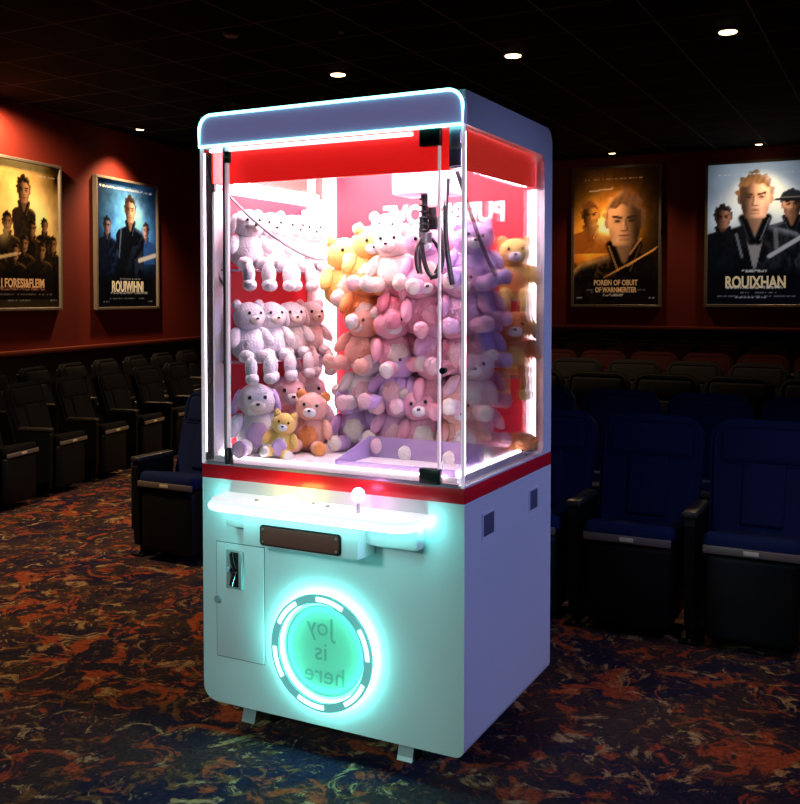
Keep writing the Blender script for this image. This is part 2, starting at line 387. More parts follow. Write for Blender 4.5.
# ------------------------------------------------------------------ posters
def SS(a, b, x): t = np.clip((x-a)/(b-a), 0, 1); return t*t*(3-2*t)
class Art:
    def __init__(s, aspect, n=120, bg=(0, 0, 0)):
        s.nx = int(n*aspect)+1; s.ny = n+1; s.a = aspect
        v, u = np.meshgrid(np.linspace(0, 1, s.ny), np.linspace(0, aspect, s.nx), indexing='ij')
        s.u, s.v = u, v; s.c = np.zeros((s.ny, s.nx, 3)) + np.array(bg)
        rs = np.random.RandomState(3); s.fine = rs.rand(s.ny, s.nx)
        def sm(k):
            g = rs.rand(k, k); yi = v*(k-1.001); xi = u/aspect*(k-1.001); y0 = yi.astype(int); x0 = xi.astype(int); fy = yi-y0; fx = xi-x0
            y1 = np.minimum(y0+1, k-1); x1 = np.minimum(x0+1, k-1)
            return (g[y0, x0]*(1-fx)+g[y0, x1]*fx)*(1-fy)+(g[y1, x0]*(1-fx)+g[y1, x1]*fx)*fy
        s.n1 = sm(6)*.5+sm(12)*.3+sm(24)*.2; s.n2 = sm(9)*.4+sm(20)*.35+sm(45)*.25
    def put(s, mask, col): s.c += mask[..., None]*(np.array(col)-s.c)
    def glow(s, cx, cy, r, col, k=1.0):
        d = np.hypot(s.u-cx*s.a, s.v-cy)/r; s.c += (np.exp(-d*d)*k)[..., None]*np.array(col)
    def ell(s, cx, cy, rx, ry, soft=.12):
        d = np.hypot((s.u-cx)/rx, (s.v-cy)/ry); return 1-SS(1-soft, 1+soft, d)
    def seg(s, x0, y0, x1, y1, w):
        dx, dy = x1-x0, y1-y0; t = np.clip(((s.u-x0)*dx+(s.v-y0)*dy)/(dx*dx+dy*dy), 0, 1)
        return 1-SS(w*.6, w*1.2, np.hypot(s.u-x0-t*dx, s.v-y0-t*dy))
    def man(s, cx, cy, h, skin, hair, jacket, rim, lit=1, hat=False, bottom=1.0, width=1.0, shirt=None, beard=0):
        """head centre cx,cy (cx in 0..1), h = half face height"""
        x = cx*s.a; n = s.n2; U = (s.u-x)/h; V = (s.v-cy)/h; sk = np.array(skin); hr = np.array(hair); j = np.array(jacket); rm = np.array(rim)
        au = np.abs(U)
        # shoulders: sloping line, then sleeves
        hw = 2.15*width
        top = 1.25 + .30*np.clip(au-.45, 0, 9) + 1.1*np.clip(au-hw*.82, 0, 9)**1.5
        tor = SS(0, .12, V-top)*(1-SS(hw*.98, hw*1.04, au + .10*np.sin(V*2.2)))*(s.v < bottom)
        s.put(tor, j)
        fold = np.clip(np.sin(U*3.1+V*1.7+n*14)*.5+.5, 0, 1)**2*n
        s.c += (tor*fold*(.15+.85*SS(-1.2, 1.6, lit*U))*.22)[..., None]*rm
        s.c += (tor*(np.exp(-((V-top-.14)/.16)**2))*SS(-.6, 1.4, lit*U)*.45)[..., None]*rm
        if shirt is not None:
            k = (V-1.2)/2.6; s.put((k > 0)*(k < 1)*(1-SS(.85, 1.05, au/(.60*(1-k.clip(0, .99))))), shirt)
        nk = s.ell(x, cy+1.05*h, .46*h, .72*h); s.c += nk[..., None]*(sk*(.30+.25*SS(-.4, .5, lit*U))[..., None]-s.c)
        for q in (-1, 1):                                     # open collar
            c_ = s.seg(x+q*.58*h, cy+1.02*h, x+q*.14*h, cy+2.15*h, .22*h); s.put(c_, j*.8); s.c += (s.seg(x+q*.66*h, cy+1.05*h, x+q*.26*h, cy+2.1*h, .035*h)*(.4 if q == lit else .12))[..., None]*rm
        # hair: uneven outline, highlights
        ang = np.arctan2(U, -V-.1); wob = .07*np.sin(ang*9+2)+.05*np.sin(ang*17)
        rh = np.hypot(U/.86, (V+.18)/1.08)
        hm = (1-SS(.96, 1.04, rh-wob))*(V < .15)
        s.put(hm, hr)
        s.c += (hm*np.clip(np.sin(U*22+V*9+n*6), 0, 1)*(.25+.75*SS(-.5, .9, lit*U)))[..., None]*(hr*.55)
        s.c += (hm*SS(.72, .98, rh)*SS(-.2, .6, lit*U)*.5)[..., None]*rm
        for q in (-1, 1): s.put(s.ell(x+q*.72*h, cy+.10*h, .12*h, .23*h), sk*(.75 if q == lit else .25))
        # face: narrower at the jaw, lit from one side
        jw = .70*(1-.34*np.clip((V-.15)/.9, 0, 1)**1.6)
        f = (1-SS(.94, 1.04, au/jw))*(1-SS(.97, 1.03, V/1.04))*SS(-.62, -.50, V+.10*np.cos(U*4)-.05*np.sin(U*13))
        sh = .14+1.0*SS(-.50, .40, lit*U+.10*V)
        sh *= 1-.35*np.exp(-((V+.06)/.15)**2)*np.exp(-((au-.30)/.20)**2)      # eye sockets
        sh *= 1-.30*np.exp(-((V-.62)/.35)**2)*SS(.25, .6, au)                 # cheek hollows
        sh *= 1-.35*np.exp(-((V-.80)/.05)**2)*(au < .22); sh *= 1-.25*SS(.85, 1.05, V)
        s.c += f[..., None]*(sk*sh[..., None]-s.c)
        for q in (-1, 1):
            s.put(f*s.seg(x+q*.14*h, cy-.13*h, x+q*.48*h, cy-.19*h, .055*h), hr*.35)
            s.put(f*s.ell(x+q*.29*h, cy+.01*h, .13*h, .055*h, .4)*.9, sk*.08)
            s.put(f*s.ell(x+q*.31*h, cy+.10*h, .15*h, .03*h, .6)*.35, sk*.3)
        s.put(f*s.seg(x-lit*.05*h, cy-.02*h, x-lit*.13*h, cy+.36*h, .055*h)*.75, sk*.28)
        s.put(f*s.seg(x+lit*.03*h, cy+.02*h, x+lit*.04*h, cy+.34*h, .03*h)*.5, np.minimum(sk*1.25, .95))
        s.put(f*s.ell(x, cy+.42*h, .17*h, .04*h, .5)*.75, sk*.2)
        s.put(f*s.ell(x, cy+.62*h, .26*h, .035*h, .4)*.9, sk*.18); s.put(f*s.ell(x, cy+.69*h, .20*h, .04*h, .5)*.4, sk*np.array([.8, .5, .5]))
        if beard: s.put(f*SS(.30, .55, V+.25*au)*beard*(.6+.6*n).clip(0, 1), hr*.6)
        if hat:
            s.put(s.ell(x, cy-.62*h, .88*h, .58*h)*(V < -.40), j*2.2+.015); s.put(s.ell(x-.05*h, cy-.42*h, 1.40*h, .15*h), j*1.4+.006)
            s.put(s.seg(x-.85*h, cy-.58*h, x+.85*h, cy-.58*h, .06*h), (.20, .20, .22))
    def lines(s, v, u0, u1, hgt, col, k=.8):
        m = (np.abs(s.v-v) < hgt)*(s.u > u0*s.a)*(s.u < u1*s.a)*(s.fine > .42); s.put(m*k, col)
    def mesh(s, name, w, h, m, parent, y):
        idx = np.arange(s.ny*s.nx).reshape(s.ny, s.nx)
        vs = np.stack([(s.u/s.a-.5)*w, np.full_like(s.u, y), (.5-s.v)*h], -1).reshape(-1, 3)
        fs = np.stack([idx[1:, :-1], idx[1:, 1:], idx[:-1, 1:], idx[:-1, :-1]], -1).reshape(-1, 4)
        me = bpy.data.meshes.new(name); me.from_pydata(vs.tolist(), [], fs.tolist())
        at = me.color_attributes.new('print', 'FLOAT_COLOR', 'POINT')
        c = np.ones((s.ny*s.nx, 4)); c[:, :3] = np.clip(1.2*np.clip(s.c, 0, 1)**1.4, 0.0008, .95).reshape(-1, 3)
        at.data.foreach_set('color', c.ravel().astype(np.float32))
        return link(name, me, parent, m)

def art_amber(a):                                            # back wall, left: amber explosion, big face
    A = Art(a, bg=(.014, .008, .005))
    A.glow(.36, .44, .22, (1.0, .45, .06), 1.1); A.glow(.40, .42, .08, (1, .9, .45), .9); A.glow(.15, .56, .17, (.9, .28, .03), .8); A.glow(.45, .2, .2, (.35, .12, .02), .6)
    A.c *= (.55+.9*A.n2)[..., None]
    A.man(.20, .335, .085, (.75, .33, .08), (.30, .11, .03), (.42, .14, .025), (1, .5, .1), 1, bottom=.62, beard=.5)
    A.glow(.37, .44, .07, (1, .75, .3), .6)
    ridge = .66+.03*np.sin(A.u*25)+.05*A.n1
    A.put(SS(ridge-.01, ridge+.01, A.v)*(1-SS(.3, .42, A.u/A.a))*.85, (.03, .008, .004)); A.glow(.14, .80, .10, (.75, .2, .02), .55)
    A.man(.60, .385, .175, (.74, .40, .20), (.20, .10, .045), (.018, .013, .012), (.95, .48, .14), -1, bottom=1.01, width=1.05)
    A.put(A.seg(.23, .80, .60, .60, .006)*.7, (.85, .40, .10)); A.put(A.seg(.40, .72, .62, .58, .004)*.6, (.9, .5, .2)); A.put(A.seg(.42, .63, .50, .52, .008)*.6, (.7, .35, .12))
    A.put(A.seg(.12, .16, .30*a/.65, .145, .005)*.9, (.8, .5, .25))
    A.put(SS(.74, .84, A.v)*.85, (.012, .008, .007)); A.lines(.075, .1, .8, .007, (.5, .25, .12)); A.lines(.89, .15, .85, .005, (.2, .14, .1)); A.lines(.91, .2, .8, .004, (.2, .14, .1)); A.lines(.93, .35, .6, .006, (.45, .35, .25)); A.lines(.95, .03, .12, .005, (.3, .28, .25)); A.lines(.95, .88, .96, .005, (.3, .28, .25))
    return A
def art_trio(a):                                             # back wall, right: three men in black jackets
    A = Art(a, bg=(.10, .145, .21))
    A.c *= (.35+1.3*A.n1)[..., None]; A.glow(.52, .18, .30, (.75, .82, .85), .9); A.glow(.15, .42, .14, (.5, .55, .6), .6); A.glow(.85, .35, .14, (.6, .64, .68), .6)
    A.man(.16, .375, .075, (.36, .22, .18), (.035, .028, .028), (.016, .019, .028), (.22, .26, .36), 1, bottom=1.01, width=1.15)
    A.man(.86, .30, .085, (.62, .38, .28), (.05, .045, .045), (.014, .017, .026), (.25, .29, .38), -1, hat=True, bottom=1.01, width=1.15, beard=.5)
    A.man(.49, .24, .145, (.80, .54, .43), (.28, .18, .105), (.013, .016, .024), (.36, .41, .52), 1, bottom=1.01, width=1.05, shirt=(.30, .30, .33))
    A.put(A.seg(.64*a, .66, .98*a, .52, .016), (.42, .45, .52)); A.put(A.seg(.70*a, .48, .71*a, .60, .016)*.45, (.36, .37, .42)); A.put(A.seg(.30*a, .50, .36*a, .66, .010)*.6, (.30, .33, .40))
    A.put(SS(.70, .80, A.v)*.92, (.010, .012, .020)); A.lines(.075, .1, .95, .006, (.7, .72, .75)); A.lines(.765, .36, .62, .007, (.55, .55, .58)); A.lines(.878, .2, .78, .011, (.6, .6, .64)); A.lines(.915, .25, .72, .005, (.22, .22, .27)); A.lines(.94, .1, .9, .005, (.2, .2, .25)); A.lines(.95, .3, .62, .007, (.4, .4, .46))
    return A
def art_blue(a):                                             # left wall, right: man in blue light
    A = Art(a, bg=(.008, .012, .03))
    A.glow(.52, .28, .28, (.18, .48, .85), 1.0); A.glow(.30, .42, .12, (.10, .3, .7), .8); A.glow(.80, .42, .15, (.12, .36, .75), .8); A.glow(.62, .25, .12, (.6, .75, .8), .5); A.c *= (.4+1.1*A.n2)[..., None]
    A.man(.17, .36, .062, (.32, .24, .26), (.02, .02, .03), (.010, .016, .035), (.10, .22, .5), 1, bottom=.9)
    A.man(.82, .37, .060, (.60, .42, .40), (.06, .05, .06), (.05, .13, .32), (.2, .45, .8), -1, bottom=.65)
    A.man(.55, .215, .098, (.74, .48, .36), (.07, .045, .035), (.010, .013, .022), (.22, .36, .6), 1, bottom=.9, width=.92)
    A.put(A.seg(.70*a, .62, .98*a, .57, .020)*.9, (.62, .58, .5)); A.put(A.seg(.40*a, .35, .36*a, .60, .010)*.4, (.3, .4, .6))
    A.put(SS(.68, .80, A.v)*.9, (.008, .009, .013)); A.lines(.055, .05, .95, .008, (.6, .62, .66)); A.lines(.775, .36, .72, .007, (.4, .38, .35)); A.lines(.885, .22, .84, .008, (.55, .48, .38)); A.lines(.93, .2, .8, .005, (.2, .2, .2)); A.lines(.96, .1, .2, .005, (.25, .25, .25)); A.lines(.96, .85, .93, .005, (.25, .25, .25))
    return A
def art_gold(a):                                             # left wall, left: golden battle crowd
    A = Art(a, bg=(.55, .36, .13))
    A.c *= (.35+1.3*A.n1)[..., None]; A.glow(.60, .33, .22, (.95, .68, .30), .9); A.glow(.95, .08, .16, (-.5, -.36, -.16), .8)
    A.man(.52, .19, .085, (.50, .28, .14), (.03, .02, .012), (.045, .028, .018), (.5, .3, .1), 1, bottom=.62, width=.62)
    for cx, cy, h in ((.80, .42, .045), (.63, .45, .05), (.30, .42, .06), (.52, .56, .05), (.92, .55, .05), (.76, .60, .05), (.40, .62, .05), (.12, .55, .06)):
        A.man(cx, cy, h, (.34, .18, .08), (.02, .013, .009), (.022, .014, .009), (.4, .22, .07), 1, bottom=.95, width=.95)
    A.put(A.seg(.05*a, .68, .42*a, .63, .012)*.7, (.7, .5, .25)); A.glow(.25, .5, .06, (.5, .35, .15), .6)
    A.put(SS(.70, .79, A.v)*.93, (.012, .008, .006)); A.lines(.075, .72, .95, .005, (.6, .55, .45)); A.lines(.865, .2, .8, .014, (.42, .20, .12)); A.lines(.91, .1, .9, .005, (.2, .14, .1)); A.lines(.95, .3, .6, .005, (.25, .2, .16)); A.lines(.95, .88, .96, .005, (.3, .28, .25))
    return A

def poster(label, mtx, w, h, art, title, tm, fr=.035):
    t = thing('movie_poster', label, 'poster', group='framed movie posters')
    t.matrix_world = mtx
    W, H = w/2, h/2
    bm = bmesh.new()
    for b in ((-W, W, H-fr, H), (-W, W, -H, -H+fr), (-W, -W+fr, -H+fr, H-fr), (W-fr, W, -H+fr, H-fr)):
        add_box(bm, b[0], b[1], -.05, 0, b[2], b[3], .004, 1)
    fin(bm, 'frame', M['frame'], t)
    a = art((w-2*fr)/(h-2*fr))
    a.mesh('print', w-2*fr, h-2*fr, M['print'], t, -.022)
    box('backing_board', M['black'], t, -W+fr*.5, W-fr*.5, -.018, -.002, -H+fr*.5, H-fr*.5)
    for s, size, z, m, xs in title:
        text_mesh('title_lettering', m, t, s, size, Matrix.Translation((0, -.024, z)) @ FRONT, .0006, bold=size*.032, xs=xs)
    return t
def bw_rect(x0, x1, y0, y1):
    p, q = at_y(x0, y0, YB-.03), at_y(x1, y1, YB-.03)
    return p.x, q.x, q.z, p.z
def place_bw(x0, x1, y0, y1):
    a = at_y(x0, y0, YB-.03); b = at_y(x0, y1, YB-.03); c = at_y(x1, y1, YB-.03)
    return (a.x+c.x)/2, (a.z+b.z)/2, c.x-a.x, a.z-b.z
cx, cz, w, h = place_bw(572, 661, 168.5, 307)
poster('framed poster of a large face in amber firelight on the back red wall', Matrix.Translation((cx, YB-.001, cz)), w, h, art_amber,
       [('POREIN OF OBUIT', .098, -.655*h/2, M['title_or'], .72), ('OF WARNMERITER', .092, -.755*h/2, M['title_or'], .70)], None)
AMB = (cx, cz, w, h)
cx, cz, w, h = place_bw(705.5, 808, 163, 307)
poster('framed poster of three men in black jackets, pale blue sky, on the back red wall', Matrix.Translation((cx, YB-.001, cz)), w, h, art_trio,
       [('ROUIXHAN', .20, -.665*h/2, M['title'], .68)], None)
TRI = (cx, cz, w, h)
s0, z1 = at_lw(92, 174); s1, _ = at_lw(155, 184); _, z0 = at_lw(94, 310)
w, h = s1-s0, z1-z0; BLU = ((s0+s1)/2, (z0+z1)/2, w, h)
poster('framed poster of a man in dark jacket against blue light, on left red wall', LWM @ Matrix.Translation((BLU[0], -.001, BLU[1])), w, h, art_blue,
       [('ROUIWIHNI', .165, -.655*h/2, M['title'], .70)], None, .03)
s1, z1 = at_lw(57.5, 166.5); _, z0 = at_lw(58, 310)
w = 1.13; GOL = (s1-w/2, (z0+z1)/2, w, z1-z0)
poster('framed golden poster of a soldier above a crowd, on the left wall', LWM @ Matrix.Translation((GOL[0], -.001, GOL[1])), w, GOL[3], art_gold,
       [('I FORESI&FLEIM', .115, -.64*GOL[3]/2, M['title_or'], .80)], None, .03)

# picture lights: downlights close to the walls
def wash(px, py, label, tgt, e, spot=70, pos=None):
    return downlight(px, py, label, r=.042, target=tgt, energy=e, spot=spot, blend=.8, pos=pos)
wash(612, 152, 'tiny lit downlight above the amber face poster', (AMB[0], YB, .6), 40, 110)
wash(759, 143, 'tiny lit downlight above the poster of three men', (TRI[0], YB, .6), 45, 110)
bl = LWM @ Vector((BLU[0], 0, BLU[1]-1.2))
wash(140, 128, 'small lit downlight above the blue poster near the left wall', bl, 215, 110)
gl = LWM @ Vector((-.30, -.22, HC-.05)); gt = LWM @ Vector((GOL[0]+.22, 0, GOL[1]-.2))
light('poster_lamp', 'SPOT', gl, 240, (1, .66, .34), gt, .05, 110, .8)
downlight(231, 34, 'unlit grey ceiling fixture, left of a smaller one, above the machine', lit=False, name='ceiling_fixture', r=.045)
downlight(341, 30, 'small unlit ceiling fixture near the top of the picture', lit=False, name='ceiling_fixture', r=.02)

# ================================================================== CINEMA CHAIRS (local: faces -y, origin on the floor)
BT = Matrix.Translation((0, .115, .42)) @ Matrix.Rotation(math.radians(-17), 4, 'X')
def pad(bm, x0, x1, y0, y1, z0, z1, bev, mtx=None, seg=4): add_box(bm, x0, x1, y0, y1, z0, z1, bev, seg, mtx)
def backrest_bm():
    bm = bmesh.new()
    # upholstered back with a slightly crowned top
    out = rrect(-.222, .222, -.06, .435, (.03, .03, .09, .09), 8)
    out = [(x*(.93+.07*min(1, (z+.06)/.25)), z+(.012*(1-(x/.222)**2) if z > .3 else 0)) for x, z in out]
    add_prism(bm, [BT @ Vector((x, -.045, z)) for x, z in out], (BT.to_3x3() @ Vector((0, .075, 0))))
    es = [e for e in bm.edges if len(e.link_faces) == 2 and e.calc_face_angle(0) > 1.0]
    bmesh.ops.bevel(bm, geom=es, offset=.018, segments=3, affect='EDGES')
    return bm
CH = {}
def make_chair(fab='navy'):
    t = thing('cinema_chair', 'x', 'chair')
    fin(backrest_bm(), 'backrest', M[fab], t, True, 50)
    bm = bmesh.new(); pad(bm, -.185, .185, -.055, -.02, .25, .405, .03, BT); fin(bm, 'headrest_cushion', M[fab], t, True, 50)
    bm = bmesh.new(); pad(bm, -.085, .085, -.060, -.03, .0, .255, .014, BT); fin(bm, 'lumbar_cushion', M[fab], t, True, 50)
    bm = bmesh.new(); pad(bm, -.20, .20, .026, .048, -.12, .40, .012, BT, 2); fin(bm, 'back_shell', M['seatblack'], t, True, 50)
    bm = bmesh.new(); pad(bm, -.178, .178, -.245, .13, .395, .465, .028, Matrix.Translation((0, -.24, .42)) @ Matrix.Rotation(math.radians(-10), 4, 'X') @ Matrix.Translation((0, .24, -.42))); fin(bm, 'seat', M[fab], t, True, 50)
    tr = box('seat_trim', M['seat_trim'], t, -.175, .175, -.252, -.235, .385, .415, .004)
    box('number_plate', M['plate'], tr, -.025, .03, -.2555, -.250, .392, .409, .002)
    bm = bmesh.new(); pad(bm, -.172, .172, -.238, .10, .045, .385, .03, None, 3); fin(bm, 'seat_pan', M['seatblack'], t, True, 50)
    add_arm(t, -1)
    return t
def add_arm(t, s):
    x = s*.2325
    a = bmesh.new(); add_box(a, x-.030, x+.030, -.21, .075, .500, .526, .010, 3); ar = fin(a, 'armrest', M['armtop'], t, True, 50)
    bm = bmesh.new(); add_prism(bm, [(x-.020, y, z) for y, z in ((-.19, .06), (.075, .06), (.075, .505), (-.19, .505), (-.205, .47), (-.20, .18))], (.040, 0, 0))
    fin(bm, 'arm_panel', M['seatblack'], ar)
    bm = bmesh.new(); add_box(bm, x-.022, x+.022, -.15, .07, 0, .07, .006); add_box(bm, x-.040, x+.040, -.20, .10, 0, .012, .003); fin(bm, 'foot', M['seatblack'], ar)
    bm = bmesh.new(); add_tube(bm, [(x, -.185, .012), (x, -.185, .022)], .009, 10); fin(bm, 'floor_bolt', M['chrome'], ar)
    return ar
def copy_tree(o, parent=None):
    c = o.copy(); COL.objects.link(c)
    if parent is not None: c.parent = parent
    for ch in list(o.children): copy_tree(ch, c)
    return c
PRO = {k: make_chair(k) for k in ('navy', 'dark_navy', 'navy_redtint')}
def chair(x, y, rz, label, group, scale=1.0, fab='navy'):
    c = copy_tree(PRO[fab])
    c.location = (x, y, 0); c.rotation_euler = (0, 0, rz); c.scale = (scale,)*3
    c['label'] = label; c['group'] = group
    return c
ORD = ['first', 'second', 'third', 'fourth', 'fifth', 'sixth', 'seventh', 'eighth', 'ninth', 'tenth', 'eleventh']
# front row of the right block
FR = 'chairs in the front row behind the machine'
c0 = chair(-1.835, 1.66, 0, 'navy cinema chair at the aisle, just left of the claw machine', FR)
bm = bmesh.new(); add_box(bm, -.268, -.250, -.20, .075, .14, .495, .006); fin(bm, 'end_panel', M['blue_side'], c0, True, 50)
FRX = [.06, .53, 1.0]
for i, (x, lb) in enumerate(zip(FRX, ('navy cinema chair half hidden behind the right side of the claw machine',
                               'navy cinema chair shown whole, directly right of the claw machine in front row',
                               'navy cinema chair in front row cut by the right edge of the picture'))):
    chair(x, 1.66, 0, lb, FR)
rows = [(2.97, .59, .48), (4.18, .56, .46), (5.55, .51, .48), (6.75, .40, .48), (8.0, .30, .48), (9.2, .2, .48)]
NAMES = ['second', 'third', 'fourth', 'fifth', 'sixth', 'rearmost']
for ri, (yt, xa, sp) in enumerate(rows):
    yo = yt-.245
    xl = at_y(553, 380, yt).x; xr = at_y(800, 380, yt).x
    n0 = math.ceil((xl-.21-xa)/sp); n1 = math.floor((xr+.21-xa)/sp)
    for i, k in enumerate(range(n0, n1+1)):
        chair(xa+k*sp, yo, 0, 'dark cinema chair, %s from the machine in the %s row right of it' % (ORD[i], NAMES[ri]), 'chairs in the %s row right of the machine' % NAMES[ri], 1.0, 'navy' if ri == 0 else 'dark_navy' if ri < 3 else 'navy_redtint')
# left block, parallel to the left wall
def camxy(lat, dep): return CAM.xy + Vector((rtv.x, rtv.y))*lat + Vector((math.sin(YAW), math.cos(YAW)))*dep
slope = .27; hdr = YAW + math.atan(slope); face = hdr + PI/2; rz = PI - face
rowd = Vector((math.sin(hdr), math.cos(hdr))); fac = Vector((math.sin(face), math.cos(face)))
o0 = camxy(-2.46, 6.05) - rowd*.36
def cpx(p):
    pr = p-CAM.xy; return 400+F*pr.dot(Vector((rtv.x, rtv.y)))/pr.dot(Vector((math.sin(YAW), math.cos(YAW))))
for rname, off, back in (('front', 0.0, .245), ('back', .20, 1.105)):
    n_ = 0
    for i in range(-1, 12):
        p = o0 + rowd*(.56*i+off) - fac*back
        if not -8 < cpx(p) < 205: continue
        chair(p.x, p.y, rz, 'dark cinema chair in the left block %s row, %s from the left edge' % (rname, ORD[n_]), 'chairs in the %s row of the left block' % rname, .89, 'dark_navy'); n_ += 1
for p in PRO.values():
    for o in [*p.children_recursive, p]: bpy.data.objects.remove(o)

# ================================================================== CLAW MACHINE  (x centred, front plane y=0)
L_, R_, D_ = -.4466, .4466, .7264
ZB, ZR0, ZR1, ZC0, ZT = .10, .802, .845, 1.829, 1.921
mc = thing('claw_machine', 'white lit claw machine full of plush toys, standing on the patterned carpet', 'claw machine')
# lower cabinet with rounded lower corners
prof = rrect(L_, R_, ZB, ZR0, (.05, .028, 0, 0))
holes = [[(x, 0, z) for x, z in rrect(-.353, -.287, .465, .586, (.004,)*4, 2)]]
fr_ = prism('cabinet_base', M['white'], mc, [(x, .0, z) for x, z in prof], (0, D_, 0))
# red band
box('red_band', M['red'], mc, L_-.001, R_+.001, -.003, D_+.001, ZR0, ZR1, .003)
# upper side shells (C-shaped)
def side_poly(x):
    out = [(0, ZC0), (0, ZT), *[(D_-.055+.055*math.sin(a), ZT-.055+.055*math.cos(a)) for a in np.linspace(0, PI/2, 8)], (D_, ZR1), (0, ZR1), (0, ZR1+.006)]
    r = .035; yi = .650
    inn = [(yi-r+r*math.sin(a), ZR1+.006+r-r*math.cos(a)) for a in np.linspace(0, PI/2, 8)]
    inn2 = [(yi-r+r*math.cos(a), 1.826-r+r*math.sin(a)) for a in np.linspace(0, PI/2, 8)]
    return [(x, y, z) for y, z in out+inn+inn2]
prism('side_panel', M['white'], mc, side_poly(R_-.028), (.028, 0, 0))
prism('side_panel', M['white'], mc, side_poly(L_), (.028, 0, 0))
box('back_panel', M['white'], mc, L_+.028, R_-.028, .705, D_, ZR1, ZT-.03)
box('roof', M['white'], mc, L_+.028, R_-.028, .012, D_-.05, ZC0+.02, ZT, .004)
# sign canopy with added face glow on the front of the roof
sp_ = rrect(L_+.004, R_+.001, ZC0, ZT+.003, (0, 0, .045, .045))
sg = prism('canopy_sign', M['sign'], mc, [(x, -.012, z) for x, z in sp_], (0, .022, 0))
tube('neon_outline', M['neon'], sg, [(x*.994, -.014, z-.003) for x, z in sp_], .0045, 8, closed=True)
# header light tube and red valances
box('header_light', M['header_tube'], mc, L_+.03, .285, .002, .016, ZC0-.020, ZC0-.008, .004)
box('red_valance', M['red_val'], mc, L_+.085, R_-.03, .030, .042, 1.713, ZC0+.02)
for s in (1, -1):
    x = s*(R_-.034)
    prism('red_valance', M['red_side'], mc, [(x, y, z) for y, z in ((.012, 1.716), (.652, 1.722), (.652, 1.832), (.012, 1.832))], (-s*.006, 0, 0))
# interior shell
box('play_deck', M['white_in'], mc, L_+.03, R_-.03, .02, .700, ZR1-.03, .868)
box('red_back_panel', M['red_back'], mc, -.375, R_-.03, .692, .704, .868, 1.82)
box('front_liner', M['white_in'], mc, L_+.029, L_+.036, .02, .10, .868, 1.69)
box('left_liner', M['red_back'], mc, L_+.029, L_+.036, .10, .57, .868, 1.69)
box('upper_liner', M['white_in'], mc, L_+.029, L_+.036, .03, .57, 1.69, 1.82)
box('corner_light_panel', M['led_white'], mc, L_+.032, -.378, .682, .692, .90, 1.80)
box('corner_liner', M['white_in'], mc, L_+.029, L_+.036, .575, .70, .868, 1.82)
box('shelf_post', M['white_in'], mc, L_+.037, L_+.062, .545, .570, .868, 1.80, .004)
box('rear_light_strip', M['led_white'], mc, R_-.055, R_-.032, .664, .690, .88, 1.72, .004)
box('ceiling_light', M['led_top'], mc, -.36, .38, .10, .64, 1.818, 1.826)
box('front_fill_strip', M['led_front'], mc, L_+.10, R_-.08, .046, .060, 1.722, 1.734)  # added behind the valance to light the heap's front
box('sill_fill_strip', M['led_sill'], mc, L_+.10, R_-.06, .012, .018, .869, .874)  # added strip, lights the heap from below
for s_ in (1, -1):
    box('corner_fill_strip', M['led_front' if s_ > 0 else 'led_sill'], mc, s_*(R_-.0065)-.0028, s_*(R_-.0065)+.0028, .008, .013, .88, 1.81)  # added behind the posts to light the heap's front
for s_ in (1, -1):
    box('side_sill_fill_strip', M['led_side'], mc, s_*(R_-.040)-.004, s_*(R_-.040)+.004, .05, .63, .869, .874)  # added to brighten the lower sides of the heap
    box('side_fill_strip', M['led_front'], mc, s_*(R_-.050)-.005, s_*(R_-.050)+.005, .08, .60, 1.722, 1.732)  # added out of sight to light the heap and side valances
lt = text_mesh('wall_lettering', M['letter'], mc, 'PUBBE LOVE', .092, Matrix.Translation((.06, .690, 1.652)) @ FRONT, .002, mirror=True, bold=.004, xs=.92)
# clear shelves on the left and back walls
for z in (1.452, 1.162):
    box('clear_shelf', M['acrylic'], mc, L_+.037, L_+.165, .05, .545, z-.006, z, .002)
for z in (1.355, 1.105):
    box('clear_shelf', M['acrylic'], mc, .27, R_-.058, .565, .690, z-.006, z, .002)
# glazing
gd = box('glass_door', M['glass'], mc, -.352, .375, -.003, .003, ZR1+.006, ZC0-.002)
for x0, x1, m in ((-.358, -.350, 'glass_dark'), (-.346, -.340, 'glass_edge'), (.368, .373, 'glass_edge')):
    box('edge_profile', M[m], gd, x0, x1, -.005, .005, ZR1+.004, ZC0)
box('door_sill', M['glass_dark'], gd, L_+.02, R_-.02, -.002, .010, ZR1, ZR1+.010)
bm = bmesh.new(); add_tube(bm, [(.388, -.004, 1.165), (.388, -.018, 1.165)], .009, 14); fin(bm, 'door_knob', M['black'], gd, True, 40)
for nm, x0, x1, z0, z1 in (('hinge', .314, .376, 1.775, 1.823), ('hinge', .314, .376, .850, .893)):
    box(nm, M['blackmetal'], gd, x0, x1, -.012, .012, z0, z1, .003)
bm = bmesh.new(); add_tube(bm, [(-.340, -.004, .852), (-.340, -.004, .892), (-.340, -.004, .902)], [.013, .013, .006], 16); fin(bm, 'pivot', M['black'], gd, True, 40)
bm = bmesh.new(); add_tube(bm, [(-.338, -.006, 1.772), (-.338, -.006, 1.806)], .011, 14); add_ell(bm, (-.336, -.014, 1.785), (.006, .006, .006)); fin(bm, 'pivot', M['black'], gd, True, 40)
box('fixed_glass', M['glass'], mc, L_+.004, -.362, -.003, .003, ZR1+.006, ZC0-.002)
box('fixed_glass', M['glass'], mc, .380, R_-.002, -.003, .003, ZR1+.006, ZC0-.002)
for s in (1, -1):
    box('side_glass', M['glass'], mc, s*(R_-.005)-.003, s*(R_-.005)+.003, .004, .652, ZR1+.006, 1.832)
box('corner_post', M['glass_edge'], mc, R_-.009, R_-.001, -.004, .006, ZR1+.002, ZC0, .001)
box('corner_post', M['glass_edge'], mc, L_+.001, L_+.009, -.004, .006, ZR1+.002, ZC0, .001)
